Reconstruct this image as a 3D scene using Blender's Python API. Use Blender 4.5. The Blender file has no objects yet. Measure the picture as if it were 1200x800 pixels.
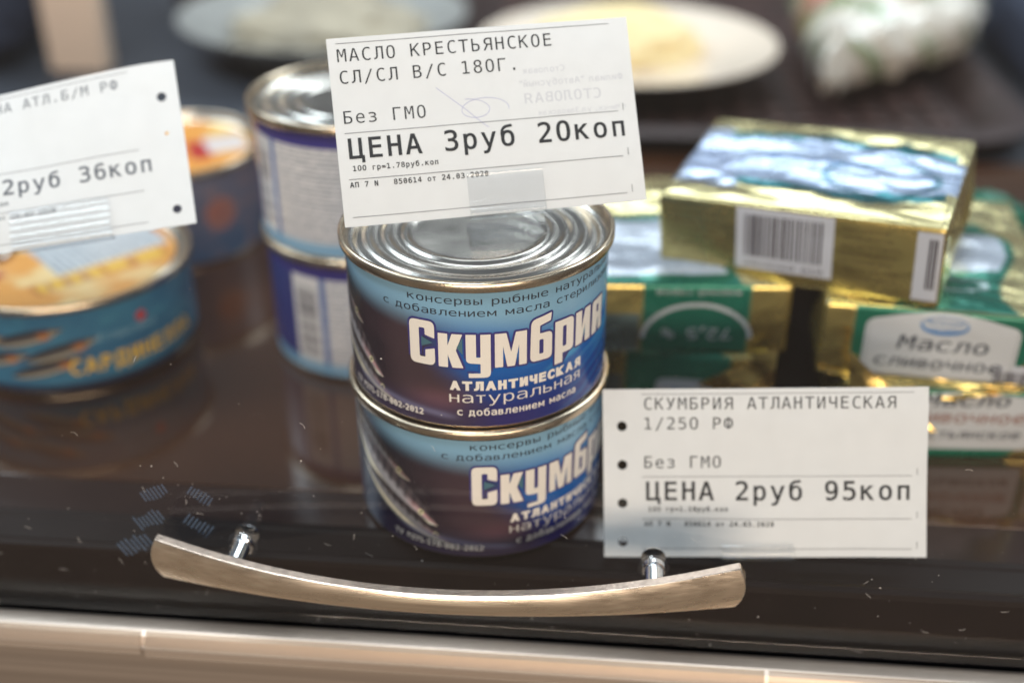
import bpy, bmesh, math, random, os
import numpy as np
from mathutils import Vector, Matrix, Euler, noise
R = math.radians; S = 0.001
random.seed(7)
scene = bpy.context.scene
# ------------------------------------------------------------------ camera
cam_d = bpy.data.cameras.new('camera'); cam = bpy.data.objects.new('camera', cam_d)
scene.collection.objects.link(cam); scene.camera = cam
cam_d.sensor_width = 36; cam_d.lens = 1374.5/1200*36
cam_d.clip_start = 0.01; cam_d.clip_end = 30
cam.location = (0.0389, -0.3226, 0.2425)
cam.rotation_euler = (R(90-29.86), 0, R(5.0))
cam_d.dof.use_dof = True; cam_d.dof.focus_distance = 0.326; cam_d.dof.aperture_fstop = 4.0
# ------------------------------------------------------------------ world
w = bpy.data.worlds.new('World'); scene.world = w; w.use_nodes = True
nt = w.node_tree; bg = nt.nodes['Background']
# room all round: cool grey above, warm sunlit floor tones below
_tc = nt.nodes.new('ShaderNodeTexCoord'); _sx = nt.nodes.new('ShaderNodeSeparateXYZ'); _cr = nt.nodes.new('ShaderNodeValToRGB')
_mr = nt.nodes.new('ShaderNodeMapRange'); _mr.inputs[1].default_value = -1; _mr.inputs[2].default_value = 1
nt.links.new(_tc.outputs['Generated'], _sx.inputs[0]); nt.links.new(_sx.outputs[2], _mr.inputs[0]); nt.links.new(_mr.outputs[0], _cr.inputs[0])
_cr.color_ramp.elements[0].position = 0.30; _cr.color_ramp.elements[0].color = (0.29, 0.23, 0.18, 1)
_cr.color_ramp.elements[1].position = 0.62; _cr.color_ramp.elements[1].color = (0.24, 0.27, 0.31, 1)
nt.links.new(_cr.outputs[0], bg.inputs[0]); bg.inputs[1].default_value = 0.66
# ------------------------------------------------------------------ lamps
def area(name, loc, target, sx, sy, power, col):
    d = bpy.data.lights.new(name, 'AREA'); d.shape = 'RECTANGLE'; d.size = sx; d.size_y = sy
    d.energy = power; d.color = col
    o = bpy.data.objects.new(name, d); scene.collection.objects.link(o); o.location = loc
    o.rotation_euler = (Vector(target)-Vector(loc)).to_track_quat('-Z', 'Y').to_euler()
    return o
area('window_lamp', (-1.0, 0.55, 1.15), (0.0, 0.2, 0.0), 0.8, 0.7, 15, (0.78, 0.90, 1.0))
area('window_lamp', (1.1, 0.75, 1.15), (0.05, 0.2, 0.0), 0.8, 0.7, 17, (0.80, 0.91, 1.0))
area('window_lamp', (0.1, 1.35, 1.25), (0.05, 0.5, 0.0), 0.9, 0.4, 8, (0.86, 0.94, 1.0))
area('front_fill', (-0.25, -0.45, 1.25), (0.0, 0.05, 0.05), 0.9, 0.4, 18, (0.84, 0.93, 1.0))  # added cool fill to brighten the price tags and tin fronts
area('handle_fill', (0.3, -1.5, 0.22), (0.02, 0, 0.05), 1.5, 0.4, 24, (1.0, 0.82, 0.66))  # added warm fill behind the camera, set low to reflect in the handle
# ------------------------------------------------------------------ render
scene.render.engine = 'CYCLES'
scene.cycles.use_denoising = True
scene.cycles.max_bounces = 10; scene.cycles.transparent_max_bounces = 16
scene.cycles.caustics_reflective = False; scene.cycles.caustics_refractive = False
vs = scene.view_settings; vs.view_transform = 'Standard'; vs.look = 'None'; vs.exposure = 0; vs.gamma = 1
scene.display_settings.display_device = 'sRGB'

# ================================================================== helpers
C = scene.collection
def srgb(r, g, b):
    f = lambda c: ((c/255+0.055)/1.055)**2.4 if c > 10 else c/255/12.92
    return (f(r), f(g), f(b))
def lin(a):
    a = np.asarray(a, float)/255
    return np.where(a <= 0.04045, a/12.92, ((a+0.055)/1.055)**2.4)
def mat(name, col=(0.5, 0.5, 0.5), rough=0.5, metal=0.0, attr=None, bump=0.0, bscale=400, bstretch=(1, 1, 1),
        coat=0.0, var=0.0, vscale=60, rvar=0.0, spec=None, aniso=False, sss=0.0, trans=0.0):
    m = bpy.data.materials.new(name); m.use_nodes = True; n = m.node_tree; L = n.links
    b = n.nodes['Principled BSDF']
    b.inputs['Roughness'].default_value = rough; b.inputs['Metallic'].default_value = metal
    b.inputs['Coat Weight'].default_value = coat; b.inputs['Coat Roughness'].default_value = 0.12
    if spec is not None: b.inputs['Specular IOR Level'].default_value = spec
    tc = n.nodes.new('ShaderNodeTexCoord'); mp = n.nodes.new('ShaderNodeMapping')
    mp.inputs['Scale'].default_value = bstretch; L.new(tc.outputs['Object'], mp.inputs['Vector'])
    if attr:
        a = n.nodes.new('ShaderNodeVertexColor'); a.layer_name = attr; src = a.outputs['Color']
        L.new(a.outputs['Alpha'], b.inputs['Metallic'])
    else:
        c = n.nodes.new('ShaderNodeRGB'); c.outputs[0].default_value = (*col, 1); src = c.outputs[0]
    if var:
        nz = n.nodes.new('ShaderNodeTexNoise'); nz.inputs['Scale'].default_value = vscale; nz.inputs['Detail'].default_value = 6
        L.new(mp.outputs[0], nz.inputs['Vector'])
        mr = n.nodes.new('ShaderNodeMapRange'); mr.inputs[1].default_value = 0.3; mr.inputs[2].default_value = 0.7
        mr.inputs[3].default_value = 1-var; mr.inputs[4].default_value = 1+var*0.6; L.new(nz.outputs[0], mr.inputs[0])
        mx = n.nodes.new('ShaderNodeVectorMath'); mx.operation = 'SCALE'
        L.new(src, mx.inputs[0]); L.new(mr.outputs[0], mx.inputs['Scale']); src = mx.outputs[0]
    L.new(src, b.inputs['Base Color'])
    if rvar:
        nz = n.nodes.new('ShaderNodeTexNoise'); nz.inputs['Scale'].default_value = vscale*0.7; nz.inputs['Detail'].default_value = 5
        L.new(mp.outputs[0], nz.inputs['Vector'])
        mr = n.nodes.new('ShaderNodeMapRange'); mr.inputs[1].default_value = 0.3; mr.inputs[2].default_value = 0.7
        mr.inputs[3].default_value = max(rough-rvar, 0.02); mr.inputs[4].default_value = rough+rvar; L.new(nz.outputs[0], mr.inputs[0])
        L.new(mr.outputs[0], b.inputs['Roughness'])
    if bump:
        nz = n.nodes.new('ShaderNodeTexNoise'); nz.inputs['Scale'].default_value = bscale; nz.inputs['Detail'].default_value = 4
        L.new(mp.outputs[0], nz.inputs['Vector'])
        bp = n.nodes.new('ShaderNodeBump'); bp.inputs['Strength'].default_value = bump; bp.inputs['Distance'].default_value = 0.0004
        L.new(nz.outputs[0], bp.inputs['Height']); L.new(bp.outputs[0], b.inputs['Normal'])
    if sss:
        b.inputs['Subsurface Weight'].default_value = sss; b.inputs['Subsurface Radius'].default_value = (1, .8, .6); b.inputs['Subsurface Scale'].default_value = 0.004
    return m
def clear(name, tint=(1, 1, 1), ior=1.45, rough=0.0, haze=0.0, hazecol=(0.8, 0.85, 0.9), dirt=0.0):
    """thin clear sheet: straight-through light plus a Fresnel mirror, with optional film of haze/dirt"""
    m = bpy.data.materials.new(name); m.use_nodes = True; n = m.node_tree; L = n.links
    n.nodes.remove(n.nodes['Principled BSDF']); out = n.nodes['Material Output']
    t = n.nodes.new('ShaderNodeBsdfTransparent'); t.inputs[0].default_value = (*tint, 1)
    g = n.nodes.new('ShaderNodeBsdfGlossy'); g.inputs['Roughness'].default_value = rough
    fr = n.nodes.new('ShaderNodeFresnel'); ge = n.nodes.new('ShaderNodeNewGeometry'); im = n.nodes.new('ShaderNodeMapRange')
    im.inputs[3].default_value = ior; im.inputs[4].default_value = 1/ior   # same reflectance from either side of the sheet
    L.new(ge.outputs['Backfacing'], im.inputs[0]); L.new(im.outputs[0], fr.inputs[0])
    mx = n.nodes.new('ShaderNodeMixShader'); L.new(fr.outputs[0], mx.inputs[0]); L.new(t.outputs[0], mx.inputs[1]); L.new(g.outputs[0], mx.inputs[2])
    last = mx.outputs[0]
    if haze or dirt:
        d = n.nodes.new('ShaderNodeBsdfDiffuse'); d.inputs[0].default_value = (*hazecol, 1)
        m2 = n.nodes.new('ShaderNodeMixShader'); m2.inputs[0].default_value = haze
        if dirt:
            tc = n.nodes.new('ShaderNodeTexCoord'); nz = n.nodes.new('ShaderNodeTexNoise'); nz.inputs['Scale'].default_value = 14; nz.inputs['Detail'].default_value = 7
            L.new(tc.outputs['Object'], nz.inputs['Vector'])
            mr = n.nodes.new('ShaderNodeMapRange'); mr.inputs[1].default_value = 0.42; mr.inputs[2].default_value = 0.75
            mr.inputs[3].default_value = haze; mr.inputs[4].default_value = haze+dirt; L.new(nz.outputs[0], mr.inputs[0]); L.new(mr.outputs[0], m2.inputs[0])
        L.new(last, m2.inputs[1]); L.new(d.outputs[0], m2.inputs[2]); last = m2.outputs[0]
    L.new(last, out.inputs[0]); return m

def empty(name, loc=(0, 0, 0), rot=(0, 0, 0)):
    o = bpy.data.objects.new(name, None); C.objects.link(o)
    o.location = Vector(loc)*S; o.rotation_euler = [R(a) for a in rot]; o.empty_display_size = 0.01
    return o
def tag(o, label=None, cat=None, group=None, kind=None):
    if label: o['label'] = label
    if cat: o['category'] = cat
    if group: o['group'] = group
    if kind: o['kind'] = kind
    return o
def link(name, me, m, parent=None):
    o = bpy.data.objects.new(name, me); C.objects.link(o)
    if m is not None and len(me.materials) == 0: me.materials.append(m)
    if parent: o.parent = parent
    return o
def obj(name, bm, m, parent=None, smooth=True, angle=40):
    """bmesh in millimetres -> object in metres"""
    bmesh.ops.scale(bm, vec=(S, S, S), verts=bm.verts)
    me = bpy.data.meshes.new(name); bm.to_mesh(me); bm.free()
    if smooth:
        me.polygons.foreach_set('use_smooth', [True]*len(me.polygons)); me.set_sharp_from_angle(angle=R(angle))
    return link(name, me, m, parent)
def copy_tree(o, parent=None):
    c = o.copy(); C.objects.link(c); c.parent = parent
    for ch in list(o.children): copy_tree(ch, c)
    return c
def lathe(prof, n=128, cx=0, cy=0, close=False):
    bm = bmesh.new(); rings = []
    for r_, z_ in prof:
        if r_ < 1e-6: rings.append([bm.verts.new((cx, cy, z_))]); continue
        rings.append([bm.verts.new((cx+r_*math.cos(2*math.pi*k/n), cy+r_*math.sin(2*math.pi*k/n), z_)) for k in range(n)])
    pairs = list(zip(rings[:-1], rings[1:]))
    if close: pairs.append((rings[-1], rings[0]))
    for a, b in pairs:
        for k in range(n):
            k2 = (k+1) % n
            if len(a) == 1 and len(b) == 1: continue
            if len(a) == 1: bm.faces.new((a[0], b[k2], b[k]))
            elif len(b) == 1: bm.faces.new((a[k], a[k2], b[0]))
            else: bm.faces.new((a[k], a[k2], b[k2], b[k]))
    bmesh.ops.recalc_face_normals(bm, faces=bm.faces)
    return bm
def box(bm, x0, x1, y0, y1, z0, z1, bev=0.0, seg=2):
    r_ = bmesh.ops.create_cube(bm, size=1); vs_ = r_['verts']
    for v in vs_: v.co = Vector(((x0+x1)/2+v.co.x*(x1-x0), (y0+y1)/2+v.co.y*(y1-y0), (z0+z1)/2+v.co.z*(z1-z0)))
    if bev:
        es = list({e for v in vs_ for e in v.link_edges})
        bmesh.ops.bevel(bm, geom=es, offset=bev, segments=seg, affect='EDGES', profile=0.5)
def extrude_x(bm, prof, x0, x1, nx=1):
    """closed (y,z) profile run along X"""
    rows = [[bm.verts.new((x0+(x1-x0)*i/nx, y, z)) for y, z in prof] for i in range(nx+1)]
    n = len(prof)
    for a, b in zip(rows[:-1], rows[1:]):
        for k in range(n): bm.faces.new((a[k], a[(k+1) % n], b[(k+1) % n], b[k]))
    bm.faces.new(rows[0]); bm.faces.new(rows[-1][::-1])
    bmesh.ops.recalc_face_normals(bm, faces=bm.faces)
# ---- lettering -----------------------------------------------------------
MONO = None; MK = 1.22
try:
    MONO = bpy.data.fonts.load(os.path.join(bpy.utils.system_resource('DATAFILES'), 'fonts', 'DejaVuSansMono.woff2'))
except Exception: MONO = None
_GL = {}
def glyph(ch, bold, mono_font=True):
    """one character as plain data, size 1"""
    key = (ch, round(bold, 4))
    if key not in _GL:
        cu = bpy.data.curves.new('t', 'FONT'); cu.body = ch; cu.size = 1; cu.fill_mode = 'FRONT'; cu.offset = bold; cu.resolution_u = 3
        if MONO: cu.font = MONO
        o = bpy.data.objects.new('t', cu); C.objects.link(o)
        dg = bpy.context.evaluated_depsgraph_get(); me = bpy.data.meshes.new_from_object(o.evaluated_get(dg))
        _GL[key] = ([tuple(v.co) for v in me.vertices], [tuple(p.vertices) for p in me.polygons])
        bpy.data.meshes.remove(me); bpy.data.objects.remove(o); bpy.data.curves.remove(cu)
    return _GL[key]
def text_bm(s, size, x=0, y=0, sx=1.0, bold=0.0, shear=0.0, width=None, align='LEFT', gap=0.085):
    """proportionally spaced flat text as a bmesh (mm, in XY), baseline at y; width: fit to that width"""
    bm = bmesh.new(); pen = 0.0; size = size*1.12
    for ch in s:
        if ch == ' ': pen += .30; continue
        V, F = glyph(ch, bold); 
        if not V: pen += .3; continue
        lo = min(v[0] for v in V); hi = max(v[0] for v in V)
        vs_ = [bm.verts.new(((v[0]-lo+pen)*size+v[1]*size*shear, v[1]*size+y, 0)) for v in V]
        for f in F:
            try: bm.faces.new([vs_[i] for i in f])
            except ValueError: pass
        pen += hi-lo+gap
    x0 = min(v.co.x for v in bm.verts); x1 = max(v.co.x for v in bm.verts)
    k = sx if width is None else width/(x1-x0)
    off = -x0 if align == 'LEFT' else -(x0+x1)/2
    for v in bm.verts: v.co.x = x+(v.co.x+off)*k
    return bm
def mono_bm(s, pitch, x, y, bold=0.0):
    """fixed-pitch line; pitch = advance in mm"""
    bm = bmesh.new(); size = pitch/0.602*MK
    for i, ch in enumerate(s):
        if ch == ' ': continue
        V, F = glyph(ch, bold); hw = (min(v[0] for v in V)+max(v[0] for v in V))/2
        vs_ = [bm.verts.new(((v[0]-hw)*size+x+(i+.5)*pitch, v[1]*size+y, 0)) for v in V]
        for f in F:
            try: bm.faces.new([vs_[i_] for i_ in f])
            except ValueError: pass
    return bm
def add_bm(bm, b):
    me = bpy.data.meshes.new('x'); b.to_mesh(me); b.free(); bm.from_mesh(me); bpy.data.meshes.remove(me)
def polys(shapes):
    """shapes: list of (outer, [holes]) in mm -> filled bmesh"""
    bm = bmesh.new()
    for outer, holes in shapes:
        b = bmesh.new(); ed = []
        for loop in [outer]+holes:
            vs_ = [b.verts.new((p[0], p[1], 0)) for p in loop]
            for i in range(len(vs_)): ed.append(b.edges.new((vs_[i], vs_[(i+1) % len(vs_)])))
        bmesh.ops.triangle_fill(b, edges=ed, use_beauty=True, use_dissolve=False, normal=(0, 0, 1))
        add_bm(bm, b)
    return bm
def quad(bm, x0, x1, y0, y1):
    f = bm.faces.new([bm.verts.new((x0, y0, 0)), bm.verts.new((x1, y0, 0)), bm.verts.new((x1, y1, 0)), bm.verts.new((x0, y1, 0))]); return f
def slice_bm(bm, step, axis=0, step2=None):
    bmesh.ops.triangulate(bm, faces=[f for f in bm.faces if len(f.verts) > 4])
    for ax, st in ((axis, step), (1-axis, step2)):
        if not st or not bm.verts: continue
        lo = min(v.co[ax] for v in bm.verts); hi = max(v.co[ax] for v in bm.verts)
        k = math.ceil(lo/st)
        while k*st < hi:
            nrm = Vector((1, 0, 0)) if ax == 0 else Vector((0, 1, 0))
            bmesh.ops.bisect_plane(bm, geom=bm.verts[:]+bm.edges[:]+bm.faces[:], plane_co=nrm*(k*st), plane_no=nrm, dist=1e-5)
            k += 1
    return bm
def fmap(bm, fn):
    for v in bm.verts: v.co = Vector(fn(v.co.x, v.co.y))
    return bm
def rounded(pts, r=0.1, n=4):
    out = []; N = len(pts)
    for i in range(N):
        p = Vector(pts[i][:2]); rr = pts[i][2] if len(pts[i]) > 2 else r
        a = Vector(pts[i-1][:2])-p; b = Vector(pts[(i+1) % N][:2])-p
        d = min(rr, a.length*0.49, b.length*0.49)
        if d < 1e-4: out.append(tuple(p)); continue
        p0 = p+a.normalized()*d; p1 = p+b.normalized()*d
        for k in range(n+1):
            t = k/n; q = p0*(1-t)**2+p*2*t*(1-t)+p1*t*t; out.append((q.x, q.y))
    return out
def offset_poly(pts, d):
    """push a closed outline outwards by d"""
    N = len(pts); A = sum(pts[i][0]*pts[(i+1) % N][1]-pts[(i+1) % N][0]*pts[i][1] for i in range(N))
    sg = 1 if A > 0 else -1; out = []
    for i in range(N):
        p = Vector(pts[i]); a = (p-Vector(pts[i-1])); b = (Vector(pts[(i+1) % N])-p)
        if a.length < 1e-6 or b.length < 1e-6: out.append(tuple(p)); continue
        a.normalize(); b.normalize()
        n1 = Vector((a.y, -a.x)); n2 = Vector((b.y, -b.x)); n_ = n1+n2
        if n_.length < 0.3: n_ = n1
        n_.normalize(); c = max(n_.dot(n1), 0.6)
        q = p+n_*(sg*d/c); out.append((q.x, q.y))
    return out
def grid_mesh(name, nu, nv, pos, col, m, parent, closed_u=False, smooth=True):
    """pos: (nu*nv,3) mm array; col: (nu*nv,4) linear rgb + metal"""
    idx = np.arange(nu*nv).reshape(nv, nu)
    a = idx[:-1, :-1].ravel(); b = idx[:-1, 1:].ravel(); c = idx[1:, 1:].ravel(); d = idx[1:, :-1].ravel()
    F = np.stack([a, b, c, d], 1)
    if closed_u:
        F2 = np.stack([idx[:-1, -1], idx[:-1, 0], idx[1:, 0], idx[1:, -1]], 1); F = np.vstack([F, F2])
    me = bpy.data.meshes.new(name); me.vertices.add(len(pos)); me.vertices.foreach_set('co', (np.asarray(pos)*S).astype(np.float32).ravel())
    me.loops.add(F.size); me.loops.foreach_set('vertex_index', F.ravel().astype(np.int32))
    me.polygons.add(len(F)); me.polygons.foreach_set('loop_start', np.arange(0, F.size, 4, dtype=np.int32))
    me.polygons.foreach_set('loop_total', np.full(len(F), 4, dtype=np.int32)) if bpy.app.version < (4, 0, 0) else None
    me.update(calc_edges=True); me.validate()
    if smooth: me.polygons.foreach_set('use_smooth', [True]*len(me.polygons))
    if col is not None:
        at = me.color_attributes.new('art', 'FLOAT_COLOR', 'POINT'); at.data.foreach_set('color', np.asarray(col, np.float32).ravel())
    return link(name, me, m, parent)
def vnoise(x, y, seed=0):
    """smooth value noise, vectorised"""
    xi = np.floor(x).astype(int); yi = np.floor(y).astype(int); xf = x-xi; yf = y-yi
    h = lambda a, b: np.modf(np.abs(np.sin(a*127.1+b*311.7+seed*74.7)*43758.5453))[0]
    u = xf*xf*(3-2*xf); v = yf*yf*(3-2*yf)
    return (h(xi, yi)*(1-u)+h(xi+1, yi)*u)*(1-v)+(h(xi, yi+1)*(1-u)+h(xi+1, yi+1)*u)*v
def fbm(x, y, seed=0, o=4):
    s = 0; a = .5
    for k in range(o): s = s+a*vnoise(x*2**k, y*2**k, seed+k); a *= .5
    return s/(1-.5**o)
def sstep(a, b, x): t = np.clip((x-a)/(b-a), 0, 1); return t*t*(3-2*t)
def mix(A, B, t): return A*(1-t[..., None])+np.asarray(B)*t[..., None]

# ================================================================== materials
M_steel = mat('tin_plate', (0.60, 0.57, 0.52), 0.22, 1.0, bump=0.04, bscale=900, rvar=0.04, vscale=90, var=0.05)
M_seam = mat('tin_seam', (0.66, 0.54, 0.40), 0.25, 1.0, bump=0.08, bscale=1200, var=0.12, vscale=150)
M_litho = mat('lithographed_tin', attr='art', rough=0.27, bump=0.04, bscale=1500, coat=0.1)
M_white = mat('white_ink', srgb(242, 234, 224), 0.35, coat=0.3)
M_black = mat('dark_ink', srgb(34, 44, 58), 0.45)
M_violet = mat('violet_ink', srgb(52, 48, 120), 0.35, coat=0.3)
M_teal = mat('petrol_ink', srgb(70, 110, 125), 0.4)
M_paper = mat('printed_paper', srgb(222, 222, 222), 0.75, bump=0.10, bscale=700, var=0.025, vscale=160)
M_print = mat('printer_ink', srgb(30, 33, 38), 0.7, var=0.3, vscale=1500)
M_rule = mat('grey_ink', srgb(92, 94, 100), 0.7)
M_ghost = mat('show_through_ink', srgb(204, 204, 208), 0.8)
M_pen = mat('ballpoint_ink', srgb(172, 172, 208), 0.8)
M_clip = clear('clear_plastic', (0.985, 0.99, 0.995), 1.55, 0.03, haze=0.008, hazecol=(0.9, 0.95, 1))
M_glass = clear('pane_glass', (0.96, 0.965, 0.96), 1.5, 0.0, haze=0.0012, hazecol=(0.75, 0.78, 0.82), dirt=0.0)
M_dust = mat('dust', srgb(200, 196, 190), 0.9)
M_moire_refl = clear('painted_moire_film', (1, 1, 1), 1.02, 0.3, haze=0.11, hazecol=(0.35, 0.55, 0.85))  # bluish film that stands in for a reflection on the pane
M_champ = mat('brushed_champagne_metal', (1.0, 0.85, 0.67), 0.30, 1.0, bump=0.09, bscale=420, bstretch=(0.012, 6, 6), rvar=0.08, vscale=120, var=0.10)
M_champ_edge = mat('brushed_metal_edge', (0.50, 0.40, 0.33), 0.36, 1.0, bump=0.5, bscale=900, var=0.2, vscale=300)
M_chrome = mat('chrome', (0.80, 0.82, 0.84), 0.10, 1.0)
M_rail = mat('satin_steel_rail', (0.54, 0.46, 0.39), 0.46, 1.0, bump=0.15, bscale=300, bstretch=(0.02, 6, 6), rvar=0.06, vscale=90, var=0.10)
M_trim = clear('trim_plastic', (0.93, 0.90, 0.86), 1.45, 0.35, haze=0.2, hazecol=(0.52, 0.43, 0.35))
M_shelf = mat('brown_lacquered_board', srgb(62, 36, 21), 0.06, 0.0, bump=0.02, bscale=60, var=0.35, vscale=9, coat=0.5)
M_profile = mat('dark_profile', srgb(24, 15, 14), 0.5, 0.0, var=0.3, vscale=30, rvar=.12, spec=.12)
M_fascia = mat('black_fascia', srgb(20, 18, 20), 0.6, spec=.08, var=0.2, vscale=20)
M_foil = mat('printed_foil', attr='art', rough=0.25, bump=0.12, bscale=120, rvar=0.07, vscale=120)
M_goldtxt = mat('foil_print_brown', srgb(84, 64, 34), 0.6)
M_bar = mat('barcode_ink', srgb(52, 46, 54), 0.5)
M_barw = mat('barcode_panel', srgb(196, 198, 206), 0.4, 0.25)
M_green = mat('foil_print_green', srgb(22, 104, 82), 0.38, 0.3)
M_label = mat('label_white', srgb(196, 198, 200), 0.4, 0.2, bump=0.1, bscale=200)
M_bluei = mat('logo_blue', srgb(60, 120, 175), 0.4)
M_redi = mat('brown_red_ink', srgb(140, 96, 84), 0.5)

# ================================================================== setting
SX = 700
bm = bmesh.new(); box(bm, -SX, SX, -9, 322, -16, 0, 0.4)
shelf = tag(obj('shelf', bm, M_shelf, smooth=False), kind='structure')
bm = bmesh.new()   # brown-black lip, then the ribbed dark front profile
extrude_x(bm, [(-9.3, -16), (-9.3, -0.15), (-15, -0.2), (-22, -0.35), (-26.6, -0.5), (-26.6, -16)], -SX, SX)
tag(obj('shelf_lip', bm, mat('dark_brown_lip', srgb(44, 28, 24), 0.16, var=.3, vscale=12, spec=.4), smooth=False), kind='structure')
bm = bmesh.new()
extrude_x(bm, [(-27, -16), (-27, 0.2), (-29.5, 0.2), (-30.5, -0.3), (-40.5, -0.4), (-42.2, 0.2), (-44, -0.6), (-44.4, -2.4), (-44.4, -16)], -SX, SX)
tag(obj('shelf_front_profile', bm, M_profile, smooth=False), kind='structure')
bm = bmesh.new(); extrude_x(bm, [(-36, -16.3), (-43, -17), (-43, -120), (-36, -120)], -SX, SX)
tag(obj('fascia', bm, M_fascia, smooth=False), kind='structure')
M_counter = mat('dark_counter', srgb(58, 62, 70), 0.5, var=0.45, vscale=7)
bm = bmesh.new(); box(bm, -900, 900, 323, 1500, -26, -6, 1)
tag(obj('counter', bm, M_counter, smooth=False), kind='structure')
M_wall = mat('back_wall', srgb(120, 108, 98), 0.8, var=0.4, vscale=3)
bm = bmesh.new(); box(bm, -1200, 1200, 1500, 1530, -300, 500)
tag(obj('wall', bm, M_wall, smooth=False), kind='structure')
# steel rail under the glass
rail = empty('sill_rail', (0, -53, -21))
tag(rail, 'satin beige steel rail running under the glass door along the bottom', 'rail')
bm = bmesh.new()
prof = [(3, -2), (0.5, 0.2), (-1.5, 0.5), (-4.5, 0.2), (-6.3, -1.0), (-7.2, -2.6), (-7.6, -4.2), (-8.0, -4.6), (-8.0, -90), (3, -90)]
extrude_x(bm, prof, -SX, SX, 1); obj('rail_body', bm, M_rail, rail, angle=25)
for x0, x1, dz in ((-SX, -101.5, 0.0), (-100.2, 92.6, -0.9), (93.9, SX, -1.9)):
    bm = bmesh.new()
    extrude_x(bm, [(-5.6, 0.5+dz), (-7.0, -0.6+dz), (-8.1, -2.4+dz), (-8.9, -4.6+dz), (-9.0, -6.3+dz), (-8.4, -6.8+dz), (-8.05, -6.5+dz), (-8.05, -4.5+dz), (-7.5, -2.8), (-6.4, -0.9), (-5.2, 0.25)], x0, x1)
    obj('edge_trim', bm, M_trim, rail, angle=30)

# ================================================================== tin cans
def can_lid_profile(Rr, H, beads, flat_z):
    p = [(Rr-1.6, H-3.4), (Rr-0.15, H-3.1), (Rr, H-2.7), (Rr, H-0.7), (Rr-0.35, H-0.15), (Rr-0.9, H), (Rr-1.5, H-0.2), (Rr-1.9, H-0.8), (Rr-2.2, H-3.2), (Rr-2.8, H-4.1), (Rr-3.8, H-4.2)]
    r0 = Rr-4.3
    rs = np.linspace(r0, 0, 90)
    for r_ in rs:
        z = flat_z
        for c_, w_, a_ in beads:
            z += a_*math.exp(-((r_-c_)/w_)**2)
        t = min((r0-r_)/1.2, 1); z = (H-4.2)*(1-t)+z*t
        p.append((r_, z))
    return p
def can_shell(root, Rr, H, art_fn, nu=420, nv=150, umax=80.0, beads=((33, 1.5, .9), (27.3, 1.5, .9), (21.6, 1.3, .8)), lid_m=M_steel, lid_z=None, rim=True, seam_m=M_seam):
    """root > body (litho sleeve), lid, top_seam, bottom_seam"""
    Rb = Rr-1.7
    lz = H-3.6 if lid_z is None else lid_z
    prof = can_lid_profile(Rr, H, beads, lz)
    obj('lid', lathe(prof[8:], 160), lid_m, root, angle=60)
    obj('top_seam', lathe(prof[:9], 160), seam_m, root, angle=60)
    obj('bottom', lathe([(Rb, 1.7), (Rb-.12, 1.1), (Rb-.5, .5), (Rb-1.2, .08), (Rb-2.2, 0), (Rb-3.2, .5), (Rb-5, 1.3), (0, 1.4)], 160), seam_m, root, angle=60)
    umax_ = math.degrees(umax/Rb) if umax > 10 else 100
    th = np.concatenate([np.linspace(-100, 100, nu), np.linspace(104, 256, 40)])
    z = np.linspace(1.7, H-2.9, nv); TH, Z = np.meshgrid(np.radians(th), z)
    P = np.stack([Rb*np.sin(TH), -Rb*np.cos(TH), Z], -1).reshape(-1, 3)
    col = art_fn((TH*Rb).ravel(), Z.ravel())
    if col.shape[1] == 3: col = np.hstack([col, np.zeros((len(col), 1))])
    grid_mesh('body', len(th), nv, P, col, M_litho, root, closed_u=True)
    return Rb
def on_can(bm, Rb, off, m, root, name, step=1.6):
    slice_bm(bm, step)
    fmap(bm, lambda x, y: ((Rb+off)*math.sin(x/Rb), -(Rb+off)*math.cos(x/Rb), y))
    return obj(name, bm, m, root)

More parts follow.
